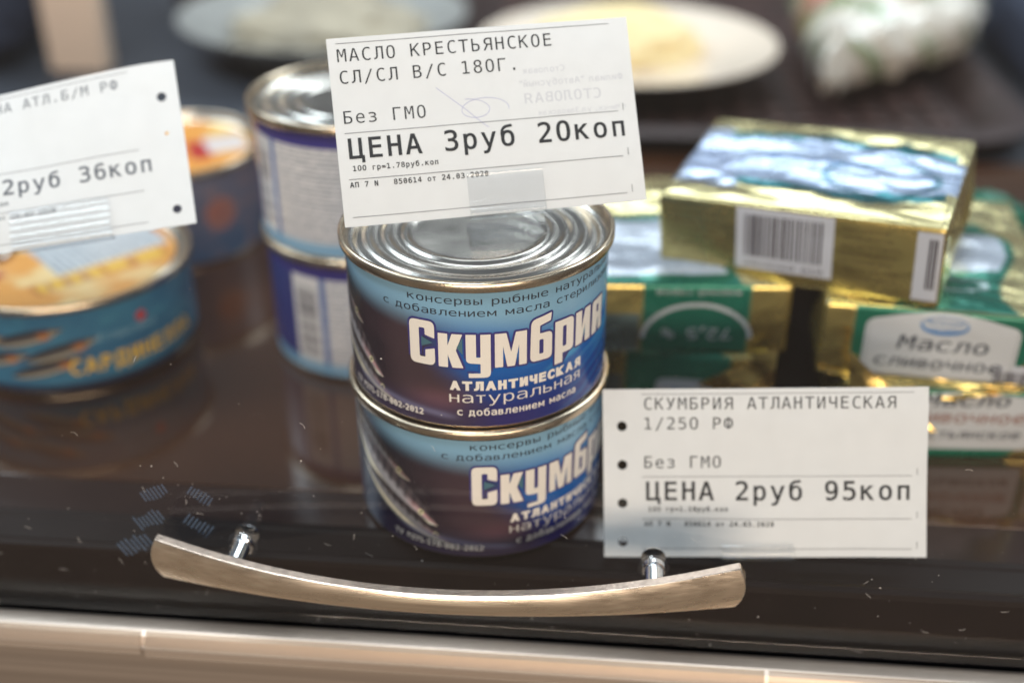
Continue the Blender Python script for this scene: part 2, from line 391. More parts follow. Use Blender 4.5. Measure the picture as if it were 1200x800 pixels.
# ---- condensed heavy letters for the mackerel name (cap 1.0, x-height .77, stem .2)
def glyphs():
    g = {}
    s = .2; X = .77
    g['С'] = (.56, [(rounded([(0, 0, .13), (.56, 0, .13), (.56, .40, .02), (.35, .34, .02), (.35, .17, .03), (.22, .17, .03), (.22, .83, .03), (.35, .83, .03), (.35, .68, .02), (.56, .62, .02), (.56, 1, .13), (0, 1, .13)]), [])])
    g['к'] = (.50, [(rounded([(0, 0), (.2, 0), (.2, .30), (.29, 0), (.52, 0), (.37, .40), (.51, X), (.29, X), (.2, .50), (.2, X), (0, X)], .01, 1), [])])
    g['у'] = (.52, [(rounded([(0, .12, .1), (.30, .10, .02), (.30, -.12, .02), (.05, -.12, .01), (.05, -.22, .01), (.51, -.22, .12), (.51, X, .01), (.30, X, .01), (.30, .25, .02), (.21, .25, .02), (.21, X, .01), (0, X, .01)]), [])])
    g['м'] = (.68, [(rounded([(0, 0), (.17, 0), (.17, .48), (.26, 0), (.42, 0), (.51, .48), (.51, 0), (.68, 0), (.68, X), (.44, X), (.34, .33), (.24, X), (0, X)], .01, 1), [])])
    g['б'] = (.52, [(rounded([(0, 0, .12), (.52, 0, .12), (.52, .62, .12), (.22, .62, .02), (.22, .80, .03), (.48, .86, .02), (.50, 1.04, .02), (.02, .95, .12)]),
                     [rounded([(.21, .15), (.31, .15), (.31, .48), (.21, .48)], .03)])])
    g['р'] = (.52, [(rounded([(0, -.22, .01), (.21, -.22, .01), (.21, 0, .01), (.52, 0, .12), (.52, X, .12), (0, X, .01)]),
                     [rounded([(.21, .15), (.31, .15), (.31, .62), (.21, .62)], .03)])])
    g['и'] = (.52, [(rounded([(0, 0), (.21, 0), (.32, .42), (.32, 0), (.52, 0), (.52, X), (.31, X), (.20, .35), (.20, X), (0, X)], .01, 1), [])])
    g['я'] = (.52, [(rounded([(0, 0, .01), (.21, 0, .01), (.30, .31, .01), (.32, .31, .01), (.32, 0, .01), (.52, 0, .01), (.52, X, .01), (.02, X, .1), (.02, .36, .08)]),
                     [rounded([(.22, .45), (.32, .45), (.32, .63), (.22, .63)], .02)])])
    return g
def name_shapes(word, x0, x1, y0, cap):
    g = glyphs(); gap = .075; tot = sum(g[c][0] for c in word)+gap*(len(word)-1); kx = (x1-x0)/tot
    sh = []; x = x0
    for c in word:
        w_, ss = g[c]
        for o_, hs in ss:
            f = lambda p: (x+p[0]*kx, y0+p[1]*cap)
            sh.append(([f(p) for p in o_], [[f(p) for p in h] for h in hs]))
        x += (w_+gap)*kx
    return sh

# ---- mackerel label art ----------------------------------------------------
def fish_layer(col, u, v, cu, cv, ln, wd, ang, bright=1.0, seed=0):
    a = math.radians(ang); x = ((u-cu)*math.cos(a)+(v-cv)*math.sin(a))/ln; y = (-(u-cu)*math.sin(a)+(v-cv)*math.cos(a))/wd
    prof = np.clip(1-np.abs(x)**2.2, 0, 1)**0.75*(1-0.25*sstep(.3, 1, x))
    yy = y/np.maximum(prof, 1e-3); inside = (np.abs(x) < 1)*sstep(1.06, .9, np.abs(yy))
    back = np.array([52, 46, 50]); mid = np.array([120, 118, 122]); belly = np.array([206, 196, 170])
    c = mix(np.broadcast_to(lin([86, 88, 92]), col.shape), lin(belly), np.exp(-((yy+.62)/.17)**2)); c = mix(c, lin(mid), sstep(-.55, -.05, yy)*.8); c = mix(c, lin(back), sstep(0, .5, yy))
    bars = sstep(.55, .8, np.sin(x*42+yy*3+seed)*.5+.5)*sstep(-.05, .2, yy); c = mix(c, lin([20, 22, 30]), bars*.6)
    rim = sstep(-.78, -.9, yy); c = mix(c, lin([110, 118, 112]), rim*.7)
    scale_ = fbm(u*2.2, v*2.2, seed+9); c = c*(0.72+.55*scale_)[..., None]
    pink = sstep(.35, .8, x)*sstep(.5, .0, np.abs(yy-.1)); c = mix(c, lin([165, 110, 110]), pink*.5)
    ex = (x-.72)*ln; ey = (yy-.1)*wd*prof; eye = sstep(1.1, .8, np.hypot(ex, ey)); c = mix(c, lin([200, 190, 150]), eye); c = mix(c, lin([12, 12, 14]), sstep(.7, .5, np.hypot(ex, ey)))
    return mix(col, c*bright, inside) if False else col*(1-inside[..., None])+c*bright*inside[..., None]
def art_mackerel(u, v):
    n = len(u); top = np.broadcast_to(lin([132, 176, 204]), (n, 3)).copy()
    wob = (fbm(u*.06, v*.09, 3)-.5)
    col = top
    dark = sstep(38+wob*10-0.35*np.clip(u+30, -40, 60), 27+wob*10-0.35*np.clip(u+30, -40, 60), v)*sstep(-2, -22, u)
    d2 = sstep(41, 30, v+0.10*(u+10))
    base = np.broadcast_to(lin([66, 50, 58]), (n, 3))
    base = mix(base, lin([18, 18, 32]), sstep(-18, -52, u+wob*20))
    base = mix(base, lin([124, 84, 92]), np.exp(-((u+12)/9)**2-((v-9)/4)**2)*.8)
    base = mix(base, lin([50, 44, 76]), sstep(14, 5, v)*.7)
    blue = np.broadcast_to(lin([14, 98, 178]), (n, 3))
    blue = mix(blue, lin([8, 52, 132]), sstep(25, 8, v)*1.)
    blue = mix(blue, lin([44, 38, 104]), sstep(13, 4, v)*sstep(45, 5, u))
    w1 = sstep(.5, .9, np.sin((v-0.42*u)*.62+fbm(u*.07, v*.1, 11)*5)*.5+.5)
    w2 = sstep(.45, .9, np.sin((v-0.3*u)*1.5+fbm(u*.09, v*.12, 21)*6)*.5+.5)
    streak = sstep(8, 30, u)*sstep(14, 26, v)
    blue = mix(blue, lin([66, 176, 222]), w1*streak*.75); blue = mix(blue, lin([120, 195, 220]), w2*streak*.35)
    blue = mix(blue, lin([30, 130, 190]), w2*sstep(20, 45, u)*.35)
    under = mix(base, blue[0:1]*0+blue, sstep(-16, 4, u+(v-22)*.45+wob*12)) if False else base*(1-sstep(-16, 4, u+(v-22)*.45+wob*12)[..., None])+blue*sstep(-16, 4, u+(v-22)*.45+wob*12)[..., None]
    t = d2[..., None]; col = col*(1-t)+under*t
    t = (sstep(40, 24, v+0.5*(u+36))*sstep(0, -20, u))[..., None]; col = col*(1-t)+base*t
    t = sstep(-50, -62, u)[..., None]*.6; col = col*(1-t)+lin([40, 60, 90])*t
    col = fish_layer(col, u, v, -57, 35, 19, 4.2, -27, .9, 1)
    col = fish_layer(col, u, v, -52, 24.5, 24, 6.2, -31, 2.1, 2)
    col = fish_layer(col, u, v, -46, 14.6, 21, 4.0, -25, 1.5, 5)
    col = mix(col, lin([120, 118, 150]), np.exp(-((v-7.5+0.12*(u+30))/1.1)**2)*sstep(-48, -38, u)*sstep(-4, -12, u)*.7)
    return np.clip(col, 0, 1)
def mackerel_can():
    root = empty('tin_can', (0, 0, 0)); Rb = can_shell(root, 41.7, 49.3, art_mackerel, nu=560, nv=190)
    on_can(text_bm('консервы рыбные натуральные', 3.9, -20.6, 41.9, width=74), Rb, .06, M_black, root, 'small_print')
    on_can(text_bm('с добавлением масла стерилизованные', 3.9, -29.3, 38.2, width=92), Rb, .06, M_black, root, 'small_print')
    sh = name_shapes('Скумбрия', -20.3, 46.5, 21.6, 14.2)
    outl = [(offset_poly(o, .62), []) for o, h in sh]
    bm = bmesh.new()
    for i, s_ in enumerate(outl):   # each letter's outline on its own thin level so that none overlap in one plane
        b = polys([s_]); slice_bm(b, 1.6); k = .05+.012*i
        fmap(b, lambda x, y: ((Rb+k)*math.sin(x/Rb), -(Rb+k)*math.cos(x/Rb), y)); add_bm(bm, b)
    obj('title_outline', bm, M_violet, root)
    on_can(polys(sh), Rb, .18, M_white, root, 'title_lettering')
    # little triangles between C and k
    on_can(polys([([(-16.6, 27.5), (-13.2, 29), (-16.6, 30.6)], []), ([(-6.3, 28.2), (-4.6, 26), (-4.6, 31.5)], [])]), Rb, .21, M_teal, root, 'title_ornament')
    on_can(text_bm('АТЛАНТИЧЕСКАЯ', 4.5, -8.6, 14.3, bold=.05, width=42.5), Rb, .06, M_white, root, 'subtitle_lettering')
    on_can(text_bm('натуральная', 6.2, -8.8, 9.9, bold=-.006, width=42.5), Rb, .06, M_white, root, 'subtitle_lettering')
    on_can(text_bm('с добавлением масла', 3.9, -6.6, 5.6, bold=.012, width=38.5), Rb, .06, M_white, root, 'small_print')
    on_can(text_bm('ТУ 9271-178-002-2012', 3.2, -47.5, 4.1, bold=.02, width=30.5), Rb, .06, M_white, root, 'small_print')
    return root
can1 = mackerel_can()
tag(can1, 'lower blue mackerel tin of the front pair, standing on the brown shelf', 'tin can', 'mackerel tins stacked in the middle')
can1.rotation_euler.z = R(6.9+25)
can2 = copy_tree(can1); can2.location = (0, 0, 0.0487); can2.rotation_euler.z = R(6.9)
can2['label'] = 'upper blue mackerel tin carrying a price tag on its ribbed lid'

# ---- rear cans: white information panels on purple-blue ---------------------
def art_info(u, v):
    n = len(u); col = np.broadcast_to(lin([216, 212, 210]), (n, 3)).copy()
    ln_ = (np.abs(((v*.62) % 1)-.5) < .22)*(vnoise(u*1.4, np.floor(v*.62)*7.3, 5) > .28)*(v < 40)*(v > 6.5)
    col = mix(col, lin([132, 134, 146]), ln_*.75)
    bars = (np.abs(((v*.9) % 1)-.5) < (0.15+.2*vnoise(v*.9, u*0+3, 2)))*((u > -35) & (u < -25.5))*(v < 37)*(v > 9)
    plain = ((u > -37) & (u < -24))*1.0
    col = mix(col, lin([210, 208, 208]), plain); col = mix(col, lin([70, 68, 80]), bars*.9)
    gapc = ((np.abs(u+22.6) < 1.35) | (np.abs(u-30) < 1.4))*1.0
    col = mix(col, lin([74, 104, 160]), gapc*(.7+.3*vnoise(u*2, v*.4, 4)))
    left = sstep(-36.5, -37.3, u); col = mix(col, lin([52, 58, 118]), left)
    col = mix(col, lin([62, 56, 128]), sstep(40.6, 41.0, v)); col = mix(col, lin([120, 168, 198]), sstep(7.5, 5.0, v)*.9)
    return col
can3 = empty('tin_can'); can_shell(can3, 41.7, 49.3, art_info, nu=360, nv=130)
tag(can3, 'lower purple and white tin with barcode panel, behind the mackerel pair', 'tin can', 'purple and white tins stacked behind')
can3.location = Vector((-56, 101, 0))*S; can3.scale = (1, 1, 1.07); can3.rotation_euler.z = R(17)
can4 = copy_tree(can3); can4.location = Vector((-56.5, 100.5, 52.1))*S; can4.rotation_euler.z = R(-8)
can4['label'] = 'upper purple and white tin of the rear stack with bare ringed steel lid'

# ---- sardine can -------------------------------------------------------------
def art_sardine(u, v):
    n = len(u); col = np.broadcast_to(lin([66, 130, 160]), (n, 3)).copy()
    col = mix(col, lin([44, 94, 134]), fbm(u*.08, v*.12, 2)); col = mix(col, lin([84, 150, 170]), sstep(.55, .9, fbm(u*.15, v*.4, 7))*.5)
    for cu, cv, s_ in ((-8, 19, 1), (-14, 12, 2), (-20, 25, 3), (-34, 15, 4), (-42, 22, 5)):
        col = fish_layer(col, u, v, cu, cv, 15, 2.9, 14, .8, s_)
        col = mix(col, lin([196, 120, 50]), np.exp(-((u-cu-7)/2.2)**2-((v-cv-1)/1.5)**2)*.8)
    col = mix(col, lin([190, 70, 70]), sstep(2.4, 2.0, np.hypot(u-24, v-26)))
    col = mix(col, lin([30, 40, 66]), sstep(5.5, 3.5, v))
    return col
def disc_art(root, name, r, z, fn, m, n=150):
    rr = np.linspace(0.01, r, 60); th = np.linspace(0, 2*math.pi, n, endpoint=False); TH, RR = np.meshgrid(th, rr)
    X = (RR*np.cos(TH)).ravel(); Y = (RR*np.sin(TH)).ravel(); P = np.stack([X, Y, np.full(X.shape, z)], -1)
    c = fn(X, Y); c = np.hstack([c, np.full((len(c), 1), .0)])
    return grid_mesh(name, n, 60, P, c, m, root, closed_u=True)
M_lidprint = mat('printed_lid', attr='art', rough=0.3, coat=0.4, bump=0.03, bscale=900)
def art_lid_sard(x, y):
    n = len(x); col = np.broadcast_to(lin([214, 150, 74]), (n, 3)).copy()
    col = mix(col, lin([226, 196, 140]), sstep(.45, .7, fbm(x*.06, y*.06, 3)))
    col = mix(col, lin([160, 52, 36]), sstep(.55, .65, fbm(x*.07+4, y*.07, 9))*(y > -14)*.8)
    a = R(20); xr = x*math.cos(a)+y*math.sin(a); yr = -x*math.sin(a)+y*math.cos(a)
    pane_ = ((xr > -9) & (xr < 39) & (yr > -13) & (yr < 26))*1.0
    col = mix(col, lin([190, 194, 196]), pane_)
    li = (np.abs(((xr*.33) % 1)-.5) < .22)*(vnoise(yr*.8, np.floor(xr*.33)*5, 3) > .25)*pane_
    col = mix(col, lin([110, 118, 128]), li*.8)
    t_ = ((yr < -16) & (yr > -24) & (np.abs(xr-6) < 26))*(vnoise(xr*.45, yr*.1, 8) > .4); col = mix(col, lin([222, 176, 70]), t_*1.0)
    col = mix(col, lin([150, 80, 40]), ((yr < -15) & (yr > -25) & (np.abs(xr-6) < 28))*(1-t_)*.6)
    return col
sard = empty('tin_can', (-178, 88, 0), (0, 0, 27))
Rb = can_shell(sard, 49.5, 38.5, art_sardine, nu=300, nv=100, beads=((43.6, .9, .5),))
on_can(text_bm('САРДИНЕЛЛА', 10.5, -6, 8.5, bold=.02, width=56), Rb, .07, mat('yellow_ink', srgb(226, 184, 66), .4), sard, 'title_lettering')
on_can(text_bm('Атлантика', 6, 4, 20.5, shear=.35, width=26, bold=-.01), Rb, .07, mat('pale_blue_ink', srgb(150, 190, 205), .4), sard, 'small_print')
disc_art(sard, 'lid_print', 43.0, 35.5, art_lid_sard, M_lidprint)
tag(sard, 'flat turquoise sardine tin with orange printed lid, standing at far left', 'tin can')
# pull ring of the easy-open lid
bm = lathe([(7.2+1.1*math.cos(t), 1.1*math.sin(t)) for t in np.linspace(0, 2*math.pi, 10, endpoint=False)], 36, close=True)
for v in bm.verts: v.co.y *= 1.45; v.co += Vector((-27, 17, 37.2))
obj('pull_ring', bm, M_steel, sard)
# ---- orange can ----------------------------------------------------------------
def art_orange(u, v):
    n = len(u); col = np.broadcast_to(lin([92, 92, 108]), (n, 3)).copy(); col = mix(col, lin([58, 78, 104]), sstep(26, 8, v))
    col = mix(col, lin([150, 96, 84]), sstep(8.5, 7, np.hypot(u-14, (v-24))))
    col = mix(col, lin([140, 84, 74]), sstep(5.5, 4.5, np.hypot(u-14, (v-24)))*.6)
    col = mix(col, lin([120, 96, 96]), sstep(.5, .8, fbm(u*.1, v*.2, 4))*.6)
    return col
def art_lid_orange(x, y):
    n = len(x); col = np.broadcast_to(lin([226, 152, 66]), (n, 3)).copy()
    col = mix(col, lin([236, 196, 110]), sstep(.5, .75, fbm(x*.07, y*.07, 13)))
    col = mix(col, lin([178, 44, 38]), (((x > 8) & (x < 17) & (y > -22) & (y < 3)))*1.0)
    col = mix(col, lin([214, 206, 204]), (((x > 17) & (x < 36) & (y > -16) & (y < 6)))*.9)
    return col
orc = empty('tin_can', (-171, 192, 0), (0, 0, 30))
can_shell(orc, 45, 47, art_orange, nu=240, nv=90, beads=((40, .9, .4),))
disc_art(orc, 'lid_print', 39.0, 44.0, art_lid_orange, M_lidprint)
tag(orc, 'grey-blue tin with orange printed lid, half hidden behind the left price tag', 'tin can')

# ================================================================== price tags
def tag_paper(root, w_, h_, holes, bend, name='paper'):
    bm = bmesh.new(); outer = [(-w_/2, 0), (w_/2, 0), (w_/2, h_), (-w_/2, h_)]
    hl = [[(hx+hr*math.cos(2*math.pi*k/18), hz+hr*math.sin(2*math.pi*k/18)) for k in range(18)] for hx, hz, hr in holes]
    b = polys([(outer, hl)]); slice_bm(b, 4, 0, 6)
    r_ = bmesh.ops.extrude_face_region(b, geom=b.faces[:]); vs_ = [g for g in r_['geom'] if isinstance(g, bmesh.types.BMVert)]
    for v in vs_: v.co.z = -0.16
    bmesh.ops.recalc_face_normals(b, faces=b.faces)
    for v in b.verts: z = v.co.z; p = bend(v.co.x, v.co.y, 0); v.co = Vector((p[0], p[1]-z*1.0, p[2]))
    return obj(name, b, M_paper, root)
def print_on(root, bm, bend, m, off=0.05, name='printed_text', step=4):
    slice_bm(bm, step); 
    for v in bm.verts: p = bend(v.co.x, v.co.y, off); v.co = Vector(p)
    return obj(name, bm, m, root)
def price_tag(root, w_, h_, x_text, lines, price, small, sub, holes, bend, rules_x, P=3.52, P2=5.47, x2=None, ticks=True, ink=None):
    tag_paper(root, w_, h_, holes, bend); M_print = ink or globals()['M_print']; x2 = x_text if x2 is None else x2
    bm = bmesh.new()
    for s_, yy in lines: add_bm(bm, mono_bm(s_, P, x_text-.3, h_-yy, bold=.0))
    print_on(root, bm, bend, M_print)
    print_on(root, mono_bm(price, P2, x2+.2, h_-35.0, bold=.012), bend, M_print)
    bm = mono_bm(small, 1.385, x2+1.2, h_-38.6, bold=.02); add_bm(bm, mono_bm(sub, 1.385, x2, h_-43.3, bold=.02)); print_on(root, bm, bend, M_print)
    bm = bmesh.new(); x0, x1 = rules_x
    for yy in (1.6, 27.6, 41.0, h_-2.6):
        quad(bm, x0, x1-3, h_-yy-.09, h_-yy+.09)
        if ticks and yy > 2: quad(bm, x1-1.5, x1-1.3, h_-yy+.2, h_-yy+2.3)
    print_on(root, bm, bend, M_rule, .07, 'ruled_line')
def clip(root_name, loc, rot, label, drop, w_=22, lip=11, h_=13, x_=0):
    c_ = empty(root_name, loc, rot)
    a0, a1 = x_-w_/2, x_+w_/2
    bm = bmesh.new(); extrude_x(bm, [(-1.5, 0.6), (-1.5, lip), (-2.0, lip+1.0), (-2.5, lip)]+[(-2.5-.16*math.sin(q*1.9), lip-(lip-1)*q/14) for q in range(1, 15)]+[(-1.9, 0.3)], a0, a1); obj('front_lip', bm, M_clip, c_)
    bm = bmesh.new(); extrude_x(bm, [(0.9, 0.6), (0.9, h_), (1.7, h_), (1.7, 0.6)], a0, a1); obj('back_plate', bm, M_clip, c_)
    bm = bmesh.new(); pr = [(-2.6, .8)]+[(-0.4+2.5*math.cos(t), 0.2+1.4*math.sin(t)) for t in np.linspace(math.pi, 2*math.pi, 9)]+[(2.2, .8), (1.7, .3), (-1.9, .1)]
    extrude_x(bm, pr, a0, a1); obj('channel', bm, M_clip, c_)
    if drop > 0:
        bm = bmesh.new(); extrude_x(bm, [(0.2, -1.2), (1.4, -1.2), (3.0, -drop+1.2), (16, -drop+1.0), (16, -drop), (1.0, -drop)], a0, a1)
        bmesh.ops.rotate(bm, verts=bm.verts, cent=(0, 0, 0), matrix=Matrix.Rotation(R(-rot[0]), 3, 'X')); obj('foot', bm, M_clip, c_)
    return tag(c_, label, 'tag holder', 'clear plastic price tag holders')
def crinkle(x, z, k): return .9*noise.noise(Vector((x*.03, z*.04, k*5.1)))+.22*abs(noise.noise(Vector((x*.06+z*.05, z*.03, k*9.7))))
# tag standing on the upper mackerel can
t1 = empty('price_tag', (7.6, -11.5, 105.6), (-32.5, -2.1, 13.2))
bend1 = lambda x, z, off: (x, -off+crinkle(x, z, 1)+1.6*math.sin((x+44)/88*math.pi)*-.35*(z/55)-.0, z)
H1 = 54.5
price_tag(t1, 88, H1, -41.5, [('МАСЛО КРЕСТЬЯНСКОЕ', 6.9), ('СЛ/СЛ В/С 18ОГ.', 13.2), ('Без ГМО', 24.8)], 'ЦЕНА 3руб 2Окоп', '1ОО гр=1.78руб.коп', 'АП 7 N   850614 от 24.03.2020', [], bend1, (-41.5, 41.5))
bm = bmesh.new()
for s_, sz, yy, xx in (('Столовая', 3.0, 14.5, -24), ('Филиал "Автобусный"', 3.2, 18.3, -41), ('СТОЛОВАЯ', 5.0, 23.2, -34), ('г.Минск, ул.Заводская', 2.6, 27, -41)):
    b = text_bm(s_, sz, xx, H1-yy, bold=.01, sx=1.1)
    for v in b.verts: v.co.x = -v.co.x
    bmesh.ops.reverse_faces(b, faces=b.faces); add_bm(bm, b)
print_on(t1, bm, bend1, M_ghost, .03, 'show_through_print')
def ribbon(pts, wd):
    bm = bmesh.new(); P = [Vector(p) for p in pts]; prev = None
    for i in range(len(P)):
        d = (P[min(i+1, len(P)-1)]-P[max(i-1, 0)]).normalized(); n_ = Vector((-d.y, d.x))*wd/2
        a = bm.verts.new((*(P[i]+n_), 0)); b = bm.verts.new((*(P[i]-n_), 0))
        if prev: bm.faces.new((prev[0], prev[1], b, a))
        prev = (a, b)
    return bm
sig = [(-14, H1-16.5), (-10, H1-20), (-6, H1-23.5), (-2.5, H1-27), (0, H1-29.2)]
sg2 = [(-6+6*math.sin(t*1.0)*.9+t*.9, H1-23.3+2.8*math.cos(t*1.0)) for t in np.linspace(0, 8.2, 40)]
bm = ribbon(sig, .16); add_bm(bm, ribbon(sg2, .15)); print_on(t1, bm, bend1, M_pen, .06, 'signature', 3)
tag(t1, 'tilted paper price tag for butter, 3 roubles 20, clipped above the mackerel tins', 'price tag')
clip('tag_holder', (7.6, -11.5, 105.6), (-32.5, -2.1, 13.2), 'clear plastic holder on the upper mackerel tin, gripping the butter tag', 10.4, x_=3)
# mackerel tag
t2 = empty('price_tag', (92.3, -33.2, 2.4), (-24.5, -2.6, 1.8))
bend2 = lambda x, z, off: (x, -off+crinkle(x, z, 2)+1.2*math.cos(x/50*1.5)*-.5+.4*math.sin(z*.09), z)
H2 = 53
price_tag(t2, 99, H2, -37.0, [('СКУМБРИЯ АТЛАНТИЧЕСКАЯ', 6.4), ('1/25О РФ', 12.6), ('Без ГМО', 24.8)], 'ЦЕНА 2руб 95коп', '1ОО гр=1.18руб.коп', 'АП 7 N   850614 от 24.03.2020',
          [(-43.6, z_, 1.55) for z_ in (4.8, 17.0, 29.2, 41.4)], bend2, (-37.5, 48))
tag(t2, 'punched paper price tag for mackerel, 2 roubles 95, at lower right', 'price tag')
clip('tag_holder', (92.3, -33.2, 2.4), (-24.5, -2.6, 1.8), 'clear plastic holder on the shelf, gripping the mackerel tag', 2.2, lip=3.5, h_=8, x_=-2)
# sardine tag
t3 = empty('price_tag', (-136.2, -9, 87.6), (-44, -5.5, 14.8))
bend3 = lambda x, z, off: (x, -off+crinkle(x, z, 3)+3.5*(z/55)**2*math.sin((x+60)*.05), z-0.8*math.cos(x*.06)*(z/55))
price_tag(t3, 99, 54, -24, [('САРДИНА АТЛ.Б/М РФ', 6.6)], 'ЦЕНА 2руб 36коп', '1ОО гр=1.12руб.коп', 'АП 7 N   850614 от 24.03.2020',
          [(44.2, z_, r_) for z_, r_ in ((5.5, 1.4), (30.5, .6), (42.5, 1.5))], bend3, (-46, 38), P=3.1, P2=4.75, x2=-32.5, ticks=False, ink=mat('faded_printer_ink', srgb(96, 100, 108), .8))
tag(t3, 'blurred paper price tag at far left, 2 roubles 36, leaning over the sardine tin', 'price tag')
clip('tag_holder', (-136.2, -9, 87.6), (-44, -5.5, 14.8), 'clear plastic holder above the sardine tin, gripping the far left tag', 0, w_=30, x_=9)

# ================================================================== butter packs
def pack_fn(dx, dy, dz, seed, amp=0.5, gable=3.0):
    """returns pt(face,u,v,off). faces: top,front,back,left,right,bottom; u,v in mm from the face centre"""
    def pt(face, u, v, off):
        hx, hy, hz = dx/2, dy/2, dz/2
        if face == 'top': p = Vector((u, v, hz)); n_ = Vector((0, 0, 1))
        elif face == 'bottom': p = Vector((u, -v, -hz)); n_ = Vector((0, 0, -1))
        elif face == 'front': p = Vector((u, -hy, v)); n_ = Vector((0, -1, 0))
        elif face == 'back': p = Vector((-u, hy, v)); n_ = Vector((0, 1, 0))
        elif face == 'right': p = Vector((hx, u, v)); n_ = Vector((1, 0, 0))
        else: p = Vector((-hx, -u, v)); n_ = Vector((-1, 0, 0))
        # soften edges
        q = Vector((max(-hx+1.6, min(hx-1.6, p.x)), max(-hy+1.6, min(hy-1.6, p.y)), max(-hz+1.6, min(hz-1.6, p.z))))
        d = p-q
        if d.length > 1.6: p = q+d.normalized()*1.6
        # crumple: broad dents + sharp creases, only along the outward direction of the block
        s_ = Vector((seed*7.1, seed*3.3, seed*1.7))
        ps = Vector((p.x*.55+p.y*.25, p.y, p.z)); a = noise.noise(ps*0.06+s_); b = 1-abs(noise.noise(ps*0.12+s_*2))*2.2; c = noise.noise(p*.3+s_)
        k = {'top': 1.6, 'front': .48, 'right': .9, 'left': .9}.get(face, .7)
        de = sorted((hx-abs(p.x), hy-abs(p.y), hz-abs(p.z)))[1]; k *= .18+.82*max(0, min(1, de/9))
        out = d.normalized() if d.length > 1e-4 else n_
        p = p+out*(amp*k*(a*1.7+b*.4+c*.08))
        if face in ('left', 'right'):   # envelope folds
            fx = 1-abs(u)/hy; fz = 1-abs(v)/hz
            p = p+n_*(gable*max(0, min(fx*1.7, fz*.9))*(.55+.45*(1 if v < abs(u)*dz/dy-2 else 0)))
        # wrapper ridges along the edges of the front/top
        return p+n_*off
    return pt
GOLD = lin([214, 190, 116]); GOLDP = lin([226, 214, 160])
def butter_pack(dims, loc, rot, seed, art, label, step=1.0, amp=.5, name='butter_pack'):
    root = empty(name, loc, rot); dx, dy, dz = dims; pt = pack_fn(dx, dy, dz, seed, amp)
    def face(fc, w_, h_):
        nu = int(w_/step)+1; nv = int(h_/step)+1
        U, V = np.meshgrid(np.linspace(-w_/2, w_/2, nu), np.linspace(-h_/2, h_/2, nv)); U = U.ravel(); V = V.ravel()
        P = np.array([pt(fc, u, v, 0)[:] for u, v in zip(U, V)]); P[:, 2] += dz/2
        col = art(fc, U, V, w_, h_)
        return nu, nv, P, col
    allP = []; allF = []; allC = []; base = 0
    for fc, w_, h_ in (('top', dx, dy), ('bottom', dx, dy), ('front', dx, dz), ('back', dx, dz), ('left', dy, dz), ('right', dy, dz)):
        nu, nv, P, col = face(fc, w_, h_); idx = base+np.arange(nu*nv).reshape(nv, nu)
        allF.append(np.stack([idx[:-1, :-1].ravel(), idx[:-1, 1:].ravel(), idx[1:, 1:].ravel(), idx[1:, :-1].ravel()], 1)); allP.append(P); allC.append(col); base += nu*nv
    P = np.vstack(allP); F = np.vstack(allF); Cc = np.vstack(allC)
    me = bpy.data.meshes.new('wrapper'); me.from_pydata((P*S).tolist(), [], F.tolist())
    at = me.color_attributes.new('art', 'FLOAT_COLOR', 'POINT'); at.data.foreach_set('color', Cc.astype(np.float32).ravel())
    me.polygons.foreach_set('use_smooth', [True]*len(me.polygons))
    w_ = link('wrapper', me, M_foil, root)
    tag(root, label, 'butter pack')
    def put(bm, fc, m, nm, off=.12, flip=False, st=2.5):
        slice_bm(bm, st, 0, st)
        for v in bm.verts:
            x, y = v.co.x, v.co.y
            if flip: x, y = -x, -y
            p = pt(fc, x, y, off); v.co = Vector((p.x, p.y, p.z+dz/2))
        return obj(nm, bm, m, root)
    return root, put
def c4(col, metal): return np.hstack([col, np.broadcast_to(np.asarray(metal, float).reshape(-1, 1), (len(col), 1))])
def art_gold(fc, u, v, w_, h_):
    n = len(u); col = np.broadcast_to(GOLD, (n, 3)).copy()
    return c4(col, np.full(n, .92))
def art_toppack(fc, u, v, w_, h_):
    n = len(u); col = np.broadcast_to(GOLDP if fc == 'top' else GOLD, (n, 3)).copy(); me = np.full(n, .92)
    if fc == 'top':
        e = np.abs(v-1)-(22-0.011*(np.abs(u))**1.6); wav = (fbm(u*.08, v*.08, 5)-.5)*9
        teal = sstep(3, 2.2, e+wav+ (np.abs(u) > 45)*20); whit = sstep(0, -.8, e+wav+3.2)
        col = mix(col, lin([30, 112, 118]), teal); col = mix(col, lin([176, 192, 216]), whit); me = me-whit*.25-teal*.1
        left = sstep(-30, -33, u+v*.3)*sstep(26, 22, np.abs(v)); col = mix(col, lin([170, 184, 210]), left*.9)
        grn = sstep(1.2, .8, np.abs(np.hypot((u-22)/1.6, v+4)-12)); col = mix(col, lin([30, 100, 115]), grn*.8)
        lt = (np.abs(((v*.2) % 1)-.5) < .2)*(vnoise(u*.45, np.floor(v*.2)*3, 2) > .5)*whit; col = mix(col, lin([96, 120, 168]), lt*.5)
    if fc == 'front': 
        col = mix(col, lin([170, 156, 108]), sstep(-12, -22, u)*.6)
    return c4(col, me)
def barcode(put, fc, x0, x1, y0, y1, seed=3, flip=False, panel=(3, 5, 3), digits=True):
    bm = bmesh.new(); quad(bm, x0-panel[0], x1+panel[2], y0-panel[1], y1+2.4); put(bm, fc, M_barw, 'barcode_panel', .10, flip)
    rnd = random.Random(seed); bm = bmesh.new(); x = x0
    while x < x1-.8:
        b = rnd.choice((.3, .3, .55, .55, .85)); quad(bm, x, min(x+b, x1), y0, y1); x += b+rnd.choice((.28, .28, .5, .8))
    put(bm, fc, M_bar, 'barcode', .2, flip)
    if digits: put(text_bm('4810268 018', 2.6, x0, y0-3.6, width=x1-x0), fc, M_bar, 'barcode', .2, flip)
